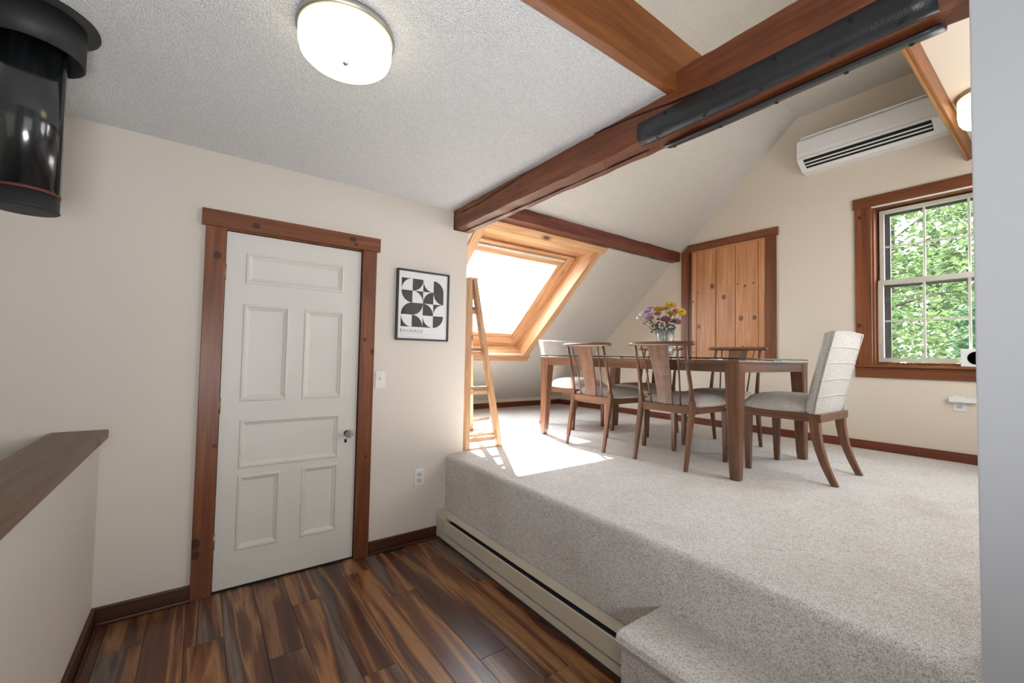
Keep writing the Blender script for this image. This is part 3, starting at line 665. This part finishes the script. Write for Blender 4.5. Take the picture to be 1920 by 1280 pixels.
# ------------------------------------------------------------------ dining table
tx0, tx1, ty0, ty1, tz = 2.72, 3.83, 1.30, 3.22, ZP
tbl = empty('dining_table', ((tx0+tx1)/2, (ty0+ty1)/2, ZP), 'long walnut dining table with a thin glass sheet over its top', 'table')
for x, y, sx, sY in ((tx0, ty0, 1, 1), (tx1, ty0, -1, 1), (tx0, ty1, 1, -1), (tx1, ty1, -1, -1)):
    secs = []
    for z, w in ((ZP, .058), (ZP+.05, .064), (ZP+.66, .092), (ZP+.735, .092)):
        secs.append((x+sx*(w/2+.002), y+sY*(w/2+.002), z, w, w))
    leg('leg', secs, walnut('z'), tbl, .008)
box('apron', (tx0+.09, tx1-.09), (ty0+.012, ty0+.034), (ZP+.675, ZP+.735), walnut('x'), tbl, .002)
box('apron', (tx0+.09, tx1-.09), (ty1-.034, ty1-.012), (ZP+.675, ZP+.735), walnut('x'), tbl, .002)
box('apron', (tx0+.012, tx0+.034), (ty0+.09, ty1-.09), (ZP+.675, ZP+.735), walnut('y'), tbl, .002)
box('apron', (tx1-.034, tx1-.012), (ty0+.09, ty1-.09), (ZP+.675, ZP+.735), walnut('y'), tbl, .002)
GREYT = wood('sheen_top', '4a3a32', '56463d', '64544a', 'x', .2, None)
box('tabletop', (tx0, tx1), (ty0, ty1), (ZP+.735, ZP+.752), walnut('y'), tbl, .003)
for x in (tx0+.06, tx1-.06):
    for y in (ty0+.18, (ty0+ty1)/2+.1, ty1-.12): box('spacer', (x-.03, x+.03), (y-.03, y+.03), (ZP+.752, ZP+.761), CLEARP, tbl, .001)
gls = box('glass_sheet', (tx0+.006, tx1-.006), (ty0+.006, ty1-.006), (ZP+.761, ZP+.769), TGLASS, tbl)
boxes('glass_edge', [((tx0+.001, tx0+.006), (ty0+.001, ty1-.001), (ZP+.761, ZP+.769)), ((tx1-.006, tx1-.001), (ty0+.001, ty1-.001), (ZP+.761, ZP+.769)), ((tx0+.006, tx1-.006), (ty0+.001, ty0+.006), (ZP+.761, ZP+.769)), ((tx0+.006, tx1-.006), (ty1-.006, ty1-.001), (ZP+.761, ZP+.769))], GEDGE, gls)

# ------------------------------------------------------------------ cushions
def cushion_bm(x, y, z0, z1, crown=.03, n=12, r=.03, taper=0, inset=None):
    """soft seat pad; crown = rise of the middle"""
    bm = bmesh.new(); V = {}
    cx, cy, hx, hy = (x[0]+x[1])/2, (y[0]+y[1])/2, (x[1]-x[0])/2, (y[1]-y[0])/2
    def P(u, v):       # u,v in -1..1, rounded-corner square
        k = 1-.10*(u*u*v*v)
        return cx+hx*u*k, cy+(hy-taper*(1-u)/2)*v*k
    for i in range(n+1):
        for j in range(n+1):
            u, v = -1+2*i/n, -1+2*j/n; X, Y = P(u*.985, v*.985); e = max(abs(u), abs(v))
            h = (1-abs(u)**3.2)**.5*(1-abs(v)**3.2)**.5
            V[i, j] = bm.verts.new((X, Y, z1-crown+crown*h - (.006 if e == 1 else 0)))
    for i in range(n):
        for j in range(n): bm.faces.new((V[i, j], V[i+1, j], V[i+1, j+1], V[i, j+1]))
    loop = [(i, 0) for i in range(n)]+[(n, j) for j in range(n)]+[(i, n) for i in range(n, 0, -1)]+[(0, j) for j in range(n, 0, -1)]
    prev = [V[q] for q in loop]; m = len(loop)
    for zz, k in ((z1-crown-.012, 1.0), ((z0+z1-crown)/2, 1.012), (z0+.008, 1.0), (z0, .97)):
        ring = []
        for (i, j) in loop:
            X, Y = P(-1+2*i/n, -1+2*j/n); ring.append(bm.verts.new((cx+(X-cx)*k, cy+(Y-cy)*k, zz)))
        for q in range(m): bm.faces.new((prev[q], prev[(q+1) % m], ring[(q+1) % m], ring[q]))
        prev = ring
    bm.faces.new(prev); return bm
# ------------------------------------------------------------------ wooden dining chair (faces +x, rear feet at x=rx)
def wood_chair(rx, cy, label):
    e = empty('dining_chair', (rx+.27, cy, ZP), label, 'chair', 'walnut splat back chairs along the table')
    Z = ZP; hw = .207
    for s_ in (-1, 1):      # rear legs with the post above the seat
        y = cy+s_*hw
        leg('leg', [(rx, y, Z, .026, .026), (rx+.035, y, Z+.2, .034, .032), (rx+.066, y, Z+.36, .042, .036), (rx+.078, y, Z+.425, .044, .038), (rx+.074, y, Z+.47, .036, .032)], walnut('z'), e, .006)
        tube('back_post', [(rx+.074, y, Z+.465), (rx+.050, y-s_*.002, Z+.60), (rx+.02, y-s_*.004, Z+.73), (rx-.012, y-s_*.006, Z+.852)], [.016, .0145, .0125, .010], walnut('z'), e, 12)
        yf = cy+s_*.212
        leg('leg', [(rx+.515, yf, Z, .030, .030), (rx+.515, yf, Z+.25, .040, .038), (rx+.512, yf, Z+.40, .046, .042)], walnut('z'), e, .004)
        # spindles
        tube('spindle', [(rx+.078, cy+s_*.118, Z+.425), (rx+.034, cy+s_*.132, Z+.66), (rx-.016, cy+s_*.147, Z+.852)], [.0062, .0068, .0055], walnut('z'), e, 8)
    # curved crest rail
    bm = bmesh.new(); S_ = []
    for i in range(17):
        t = -1+2*i/16; y = cy+t*.262; x = rx-.030+.034*t*t; z = Z+.862; w, h = .019*(1-.25*abs(t)**6), .0165*(1-.2*abs(t)**6)
        S_.append([(x+w*math.cos(a), y, z+h*math.sin(a)) for a in [2*math.pi*k_/12 for k_ in range(12)]])
    addloft(bm, S_); link('crest_rail', bm, walnut('y'), e, smooth=True)
    # splat: wide at top, narrow at the seat
    bm = bmesh.new(); S_ = []
    for i in range(7):
        t = i/6; z = Z+.42+t*.435; w = .056+.028*t**1.3; x = rx+.078-.108*t+.012*math.sin(math.pi*t)
        S_.append([(x-.005, cy-w, z), (x+.005, cy-w, z), (x+.002, cy, z), (x+.005, cy+w, z), (x-.005, cy+w, z), (x-.008, cy, z)])
    addloft(bm, S_); link('splat', bm, walnut('z'), e)
    box('seat_rail', (rx+.062, rx+.084), (cy-hw+.018, cy+hw-.018), (Z+.375, Z+.43), walnut('y'), e, .002)
    box('seat_rail', (rx+.505, rx+.528), (cy-.192, cy+.192), (Z+.375, Z+.42), walnut('y'), e, .002)
    for s_ in (-1, 1): box('seat_rail', (rx+.098, rx+.492), (cy+s_*.210-.011, cy+s_*.210+.011), (Z+.375, Z+.42), walnut('x'), e, .002)
    link('seat_pad', cushion_bm((rx+.092, rx+.56), (cy-.238, cy+.238), Z+.42, Z+.505, .05, 12), SEATF, e, smooth=True)
    return e
def place(src, cx, cy, rot, label, base):
    c = copy_tree(src); c['label'] = label
    c.matrix_basis = Matrix.Translation((cx, cy, ZP)) @ Matrix.Rotation(rot, 4, 'Z'); return c
ch2 = wood_chair(2.655, 1.825, 'walnut splat back chair on the near side, closest to the front table leg')
def lab(o, t): o['label'] = t; return o
place(ch2, 2.62+.27, 2.515, 0, 'walnut splat back chair on the near side, nearer the skylight', ch2)
place(ch2, 4.00-.27, 1.93, math.pi, 'walnut splat back chair on the far side, in front of the pine hatch', ch2)
place(ch2, 4.00-.27, 2.74, math.pi, 'walnut splat back chair on the far side, half hidden behind its twin', ch2)

# ------------------------------------------------------------------ upholstered end chair (faces +y, back near y=yb)
def end_chair(cx, yb, label, mat, group):
    e = empty('upholstered_chair', (cx, yb+.28, ZP), label, 'chair', group)
    Z = ZP; hw = .255
    def row(t, yoff): return None
    # back: lofted slab leaning backwards, softened
    bm = bmesh.new(); S_ = []; n = 14
    for i in range(n+1):
        t = i/n; z = Z+.42+t*.525; y = yb+.115-.115*t**1.15; th = .062*(1-.08*t)+.0; w = hw-.0*t
        w += .012*t; rd = .014
        if i == 0: th *= .8; w -= .008
        if i == n: th *= .70; w -= .010; z -= .001
        if i == n-1: z += .020
        y0, y1 = y, y+th; 
        bul = .010*math.sin(math.pi*t)
        pts = [(cx-w+rd, y0), (cx, y0-.004), (cx+w-rd, y0), (cx+w, y0+rd), (cx+w, y1-rd), (cx+w-rd, y1), (cx, y1+bul), (cx-w+rd, y1), (cx-w, y1-rd), (cx-w, y0+rd)]
        S_.append([(p[0], p[1], z) for p in pts])
    addloft(bm, S_); bk = link('backrest', bm, mat, e, smooth=True)
    mod = bk.modifiers.new('es', 'EDGE_SPLIT'); mod.split_angle = R(50)
    def yback(t): return yb+.115-.115*t**1.15
    if group == 'a':
        pass
    for t in (.215, .42, .62, .81):
        tube('pleat_seam', [(cx-hw-.0035, yback(t)+.004, Z+.42+t*.525-.004), (cx-hw*.5, yback(t)-.0035, Z+.42+t*.525+.004), (cx+hw*.3, yback(t)-.004, Z+.42+t*.525+.006), (cx+hw+.0035, yback(t)+.004, Z+.42+t*.525-.002)], .006, mat, bk, 6)
    for s_ in (-1, 1):
        pts = [(cx+s_*(hw+.010*k_/8), yback(k_/8)+.003, Z+.425+.515*k_/8) for k_ in range(9)]
        tube('piping', pts, .005, mat, bk, 6)
    tube('piping', [(cx-hw-.01, yback(1)+.003, Z+.943), (cx, yback(1)-.002, Z+.948), (cx+hw+.01, yback(1)+.003, Z+.943)], .004, mat, bk, 6)
    box('seat_frame', (cx-hw+.004, cx+hw-.004), (yb+.085, yb+.555), (Z+.375, Z+.425), walnut('y'), e, .003)
    link('seat_cushion', cushion_bm((cx-hw, cx+hw), (yb+.150, yb+.575), Z+.422, Z+.535, .055, 12), mat, e, smooth=True)
    for s_ in (-1, 1):
        x = cx+s_*(hw-.026)
        bm = bmesh.new(); S_ = []
        for i in range(9):
            t = i/8; z = Z+.415*(1-t); y = yb+.125-.105*t**2.0; w = .052-.018*t; d = .055-.022*t
            S_.append([(x-w/2, y-d/2, z), (x+w/2, y-d/2, z), (x+w/2, y+d/2, z), (x-w/2, y+d/2, z)])
        addloft(bm, S_); link('leg', bm, walnut('z'), e, smooth=False)
        leg('leg', [(x, yb+.525, Z, .032, .032), (x, yb+.528, Z+.25, .044, .044), (x, yb+.53, Z+.376, .05, .05)], walnut('z'), e, .003)
    return e
ec = end_chair(3.36, .905, 'cream boucle upholstered dining chair with pleated back at the near end of the table', BOUCLE, 'upholstered chairs at the table ends')
c = copy_tree(ec); c['label'] = 'pale upholstered dining chair at the far end of the table, nearest the skylight'
c.matrix_basis = Matrix.Translation((3.375, 3.715-.28, ZP)) @ Matrix.Rotation(math.pi, 4, 'Z')

# ------------------------------------------------------------------ vase and flowers
VX, VY, VZ = 3.30, 2.215, ZP+.769
vs = empty('vase', (VX, VY, VZ), 'clear cut glass vase of mixed flowers standing on the table', 'vase')
VG = N('vase_glass', .03, 0, .7); VG.b.inputs['Transmission Weight'].default_value = .9; VG.b.inputs['IOR'].default_value = 1.3; VG.col((.93, .97, .97, 1))
lathe('vase_body', [(.001, .0), (.056, .0), (.066, .01), (.070, .08), (.074, .17), (.077, .238), (.073, .238), (.069, .17), (.065, .08), (.058, .02), (.001, .018)], (VX, VY, VZ), VG.m, vs, 28)
STEM = plain('stem_green', '5c6a42', .6, var=.1); LEAF = plain('leaf_green', '3d4a32', .6, var=.15)
fm = {'white': plain('petal_white', 'efeaea', .6, var=.03), 'lilac': plain('petal_lilac', 'cdb0d2', .6, var=.08), 'pink': plain('petal_pink', 'b9788f', .6, var=.1), 'magenta': plain('petal_magenta', '9c4c72', .6, var=.12), 'yellow': plain('petal_yellow', 'd8ae38', .6, var=.1)}
CENT = plain('flower_centre', '6f5a2a', .7, var=.1)
def flower(colr, px, py, r, label, dz=0):
    # head position measured from the photo grid: (dy, dz) from the vase axis
    hy, hz = px, py; hx = random.uniform(-.05, .05)
    head = Vector((VX+hx, VY+hy, VZ+hz)); e = empty('flower', (VX, VY, VZ+.03), label, 'flower', 'cut flowers in the glass vase')
    base = Vector((VX+random.uniform(-.02, .02), VY-hy*.10, VZ+.03)); mid = Vector((VX+hx*.3, VY+hy*.30, VZ+.20))
    tube('stem', [base, base.lerp(mid, .5)+Vector((0, 0, .0)), mid, mid.lerp(head, .5), head-Vector((0, 0, .004))], .0022, STEM, e, 6)
    d = (head-mid).normalized(); d = (d*.55+Vector((-.5, -.42, .42))).normalized(); q = d.to_track_quat('Z', 'Y').to_matrix()
    bm = bmesh.new(); np_ = 15
    for layer, (rr_, up, n_) in enumerate(((r, .05, np_), (r*.88, .45, np_), (r*.68, 1.0, 12))):
        for i in range(n_):
            a = 2*math.pi*(i+.5*layer)/n_+random.uniform(-.08, .08); w = rr_*.26
            di = Vector((math.cos(a), math.sin(a), 0)); pe = Vector((-math.sin(a), math.cos(a), 0)); L = rr_*random.uniform(.9, 1.05)
            p0 = di*.004; p1 = di*L*.55+Vector((0, 0, L*up*.5)); p2 = di*L+Vector((0, 0, L*up*.55))
            vv = [bm.verts.new(head+q@v) for v in (p0-pe*w*.3, p0+pe*w*.3, p1+pe*w, p2+pe*w*.6, p2-pe*w*.6, p1-pe*w)]
            bm.faces.new((vv[0], vv[1], vv[2], vv[5])); bm.faces.new((vv[5], vv[2], vv[3], vv[4]))
    link('petals', bm, fm[colr], e)
    bm = bmesh.new(); bmesh.ops.create_icosphere(bm, subdivisions=1, radius=r*.25); bm.transform(Matrix.Translation(head+q@Vector((0, 0, r*.10)))); link('flower_centre', bm, CENT, e, smooth=True)
    bm = bmesh.new(); addtube(bm, [head+q@Vector((0, 0, -.012)), head+q@Vector((0, 0, -.002)), head+q@Vector((0, 0, .002))], [.002, .008, .009], 8); link('calyx', bm, LEAF, e)
    if True:
        for s_ in (0, 1, 2, 3):
            p = mid.lerp(head, .02+.2*s_); a = random.uniform(0, 6.28); di = Vector((.3*math.cos(a), math.copysign(.8, hy if s_ % 2 else -hy), random.uniform(-.5, .3))).normalized(); L = .038; pe = di.cross(Vector((1, 0, .3))).normalized()*.009
            bm = bmesh.new(); vv = [bm.verts.new(v) for v in (p, p+di*L*.3+pe, p+di*L*.7+pe*.8, p+di*L, p+di*L*.7-pe*.8, p+di*L*.3-pe)]; bm.faces.new(vv); link('leaf', bm, LEAF, e)
fl_px = [('white', 1193, 587, .036, 'white daisy at the far left of the bouquet'), ('white', 1202, 581, .034, 'white flower just right of the outermost white daisy'), ('lilac', 1208, 577, .036, 'pale lilac bloom at upper left of the bouquet'),
 ('lilac', 1218, 571, .038, 'lilac daisy at the top left of the bouquet'), ('pink', 1213, 590, .036, 'dusty pink bloom low on the left of the bouquet'), ('lilac', 1222, 585, .036, 'pale lilac pink bloom in the left middle of the bouquet'),
 ('pink', 1236, 584, .034, 'rose pink bloom beneath the left yellow daisy'), ('yellow', 1234, 575, .046, 'yellow daisy left of the bouquet centre'), ('yellow', 1257, 569, .050, 'tallest yellow daisy at the top of the bouquet'),
 ('yellow', 1246, 574, .034, 'small yellow daisy just below left of the tallest one'), ('yellow', 1256, 584, .042, 'yellow bloom beneath the tallest yellow daisy'), ('pink', 1269, 581, .036, 'pink bloom beside the rightmost yellow daisy'),
 ('yellow', 1279, 584, .046, 'rightmost yellow daisy of the bouquet'), ('magenta', 1252, 596, .046, 'magenta bloom low in the middle of the bouquet'), ('magenta', 1265, 600, .042, 'magenta bloom lowest on the right of the bouquet'), ('pink', 1226, 592, .032, 'small pink bloom low at the centre left of the bouquet')]
for c_, a_, b_, r_, l_ in fl_px: flower(c_, (1248-a_)*.0053, .242+(618-b_)*.0046-.012, r_, l_)


# ------------------------------------------------------------------ tripod fruit-picking ladder
ld = empty('tripod_ladder', (1.9, 2.97, ZP), 'tapered pale pine tripod ladder standing beside the end of the door wall', 'ladder')
LY = 2.955
def rail(name, a, b, w, d, mat):
    bm = bmesh.new(); a, b = Vector(a), Vector(b)
    addloft(bm, [[(p.x-w/2, p.y-d/2, p.z), (p.x+w/2, p.y-d/2, p.z), (p.x+w/2, p.y+d/2, p.z), (p.x-w/2, p.y+d/2, p.z)] for p in (a, b)])
    return link(name, bm, mat, ld)
LT = 1.375
LX0, LX1 = (1.735, 1.765), (2.055, 1.800)
rail('side_rail', (LX0[0], LY, ZP), (LX0[1], LY+.06, ZP+LT), .036, .055, ladderw('z'))
rail('side_rail', (LX1[0], LY, ZP), (LX1[1]+.01, LY+.06, ZP+LT), .036, .055, ladderw('z'))
rail('rear_pole', (2.22, 3.70, ZP), (1.795, LY+.10, ZP+LT-.05), .045, .035, ladderw('z'))
for z in (.098, .482, .804, 1.144):
    t = z/LT; xa = LX0[0]+(LX0[1]-LX0[0])*t; xb = LX1[0]+(LX1[1]+.01-LX1[0])*t; y = LY+.06*t
    box('rung', (xa+.018, xb+.038), (y+.030, y+.085), (ZP+z-.014, ZP+z+.012), ladderw('x'), ld, .002)
    box('rung_cleat', (xa+.02, xb-.018), (y+.012, y+.029), (ZP+z-.05, ZP+z-.02), ladderw('x'), ld, .002)
box('top_plate', (1.745, 1.83), (LY+.02, LY+.12), (ZP+LT-.0, ZP+LT+.015), ladderw('x'), ld, .002)
tube('rear_bar', [(1.90, 3.62, ZP+.09), (2.50, 3.80, ZP+.09)], .012, ladderw('x'), ld, 8)

# ------------------------------------------------------------------ sill device, outlet on gable wall
dv = empty('sill_clock', (XB-.03, .53, 1.338), 'small white box with a round dial standing on the window stool', 'clock')
box('case', (XB-.052, XB+.012), (.44, .585), (1.338, 1.475), WHITE, dv, .006)
lathe('dial_ring', [(.050, -.0015), (.050, .001), (.044, .001), (.044, -.0015)], (XB-.053, .500, 1.405), BLACKF, dv, 32, axis='x')
lathe('dial_face', [(.001, -.001), (.030, -.001), (.030, .001), (.001, .001)], (XB-.0535, .500, 1.405), METAL, dv, 32, axis='x')
box('dial_mark', (XB-.0555, XB-.0545), (.497, .503), (1.385, 1.425), BLACKF, dv); box('dial_mark', (XB-.0555, XB-.0545), (.484, .490), (1.39, 1.42), BLACKF, dv)
pc = tube('power_cord', [(XB-.04, .455, 1.37), (XB-.062, .45, 1.345), (XB-.066, .448, 1.30), (XB-.03, .452, 1.22), (XB-.012, .44, 1.15), (XB-.014, .455, 1.10), (XB-.02, .49, 1.088)], .0028, WHITE, None, 8); tag(pc, 'thin white power cord hanging from the window stool to the outlet', 'cord')
outlet('wall_outlet', .600, 1.052, XB, 'x', 'white double outlet with a flat plug, low on the gable wall under the window')
pg = box('plug_adapter', (XB-.045, XB-.0095), (.505, .655), (1.062, 1.100), WHITE, bev=.005); tag(pg, 'flat white plug adapter in the outlet under the gable window', 'plug')

# ------------------------------------------------------------------ trees outside the gable window
def m_leaf(name, c1, c2, c3):
    m = N(name, .5, spec=.3); g = m.n('ShaderNodeNewGeometry')
    m.col(m.ramp(g.outputs['Random Per Island'], [(0, srgb(c1)), (.5, srgb(c2)), (1, srgb(c3))]))
    m.b.inputs['Subsurface Weight'].default_value = 0
    t = m.t; tl = t.nodes.new('ShaderNodeBsdfTranslucent'); mx = t.nodes.new('ShaderNodeMixShader'); mx.inputs[0].default_value = .45
    lk_ = m.b.inputs['Base Color'].links[0].from_socket; t.links.new(lk_, tl.inputs[0])
    t.links.new(m.b.outputs[0], mx.inputs[1]); t.links.new(tl.outputs[0], mx.inputs[2]); t.links.new(mx.outputs[0], t.nodes['Material Output'].inputs[0]); return m.m
LM1 = m_leaf('tree_leaves', '36492f', '566b42', '768455'); LM2 = m_leaf('shrub_leaves', '2c4536', '446048', '607a58')
BARK = plain('tree_bark', '3a322b', .9, var=.2, bump=.5, bscale=30)
def tree(cx, cy, z0, ztop, rad, n, mat, lab_, seed, ls=.06):
    rnd = random.Random(seed); e = empty('leafy_tree', (cx, cy, z0), lab_, 'tree', None)
    tube('trunk', [(cx, cy, z0), (cx+.1, cy+.05, (z0+ztop)/2), (cx, cy, ztop-.6)], [.14, .1, .04], BARK, e, 10)
    bm = bmesh.new(); cl = []
    zm, hh = (z0+ztop)/2+.5, (ztop-z0)/2
    for i in range(110):
        a = rnd.uniform(0, 6.283); b_ = rnd.uniform(-1, 1); r_ = rnd.uniform(.35, 1)**.5
        c_ = Vector((cx+rad*r_*math.cos(a)*math.sqrt(1-b_*b_*.8), cy+rad*r_*math.sin(a)*math.sqrt(1-b_*b_*.8), zm+hh*b_*.95)); cl.append(c_)
        if i < 22: tube('branch', [(cx, cy, c_.z-.7), ((cx+c_.x)/2, (cy+c_.y)/2, c_.z-.25), c_], [.035, .02, .006], BARK, e, 6)
    for i in range(n):
        c_ = rnd.choice(cl); s_ = rad*.22
        p = c_+Vector((rnd.uniform(-1.5, 1.5)*s_, rnd.uniform(-1.5, 1.5)*s_, rnd.uniform(-1, 1)*s_))
        nrm = Vector((rnd.gauss(0, .6), rnd.gauss(0, .6), 1)).normalized(); t_ = nrm.cross(Vector((rnd.random(), rnd.random(), rnd.random()))).normalized(); b2 = nrm.cross(t_)
        L = ls*rnd.uniform(.7, 1.3)
        vv = [bm.verts.new(v) for v in (p-t_*L, p-b2*L*.42-nrm*L*.1, p+t_*L, p+b2*L*.42-nrm*L*.1)]
        bm.faces.new((vv[0], vv[1], vv[2], vv[3]))
    o = link('foliage', bm, mat, e, kind='stuff'); return e
tree(9.4, 2.75, -1.5, 6.8, 2.3, 42000, LM1, 'broad light green tree right outside the gable window', 3, .058)
tree(8.6, 8.2, -1.5, 3.6, 1.4, 6000, LM2, 'darker green tree outside, left of the broad one', 5, .06)
tree(6.35, .5, -1.5, 1.55, .42, 4500, LM2, 'dark green bush low outside the gable window', 8, .055)
tree(16.4, 3.4, -1.5, 9.5, 3.0, 22000, LM1, 'tall light green tree outside, farthest behind the broad one', 11, .14)
gr = box('lawn', (4.95, 30), (-15, 20), (-1.6, -1.5), plain('lawn_green', '5c7a42', .95, var=.2, bump=.4, bscale=8), kind=S)
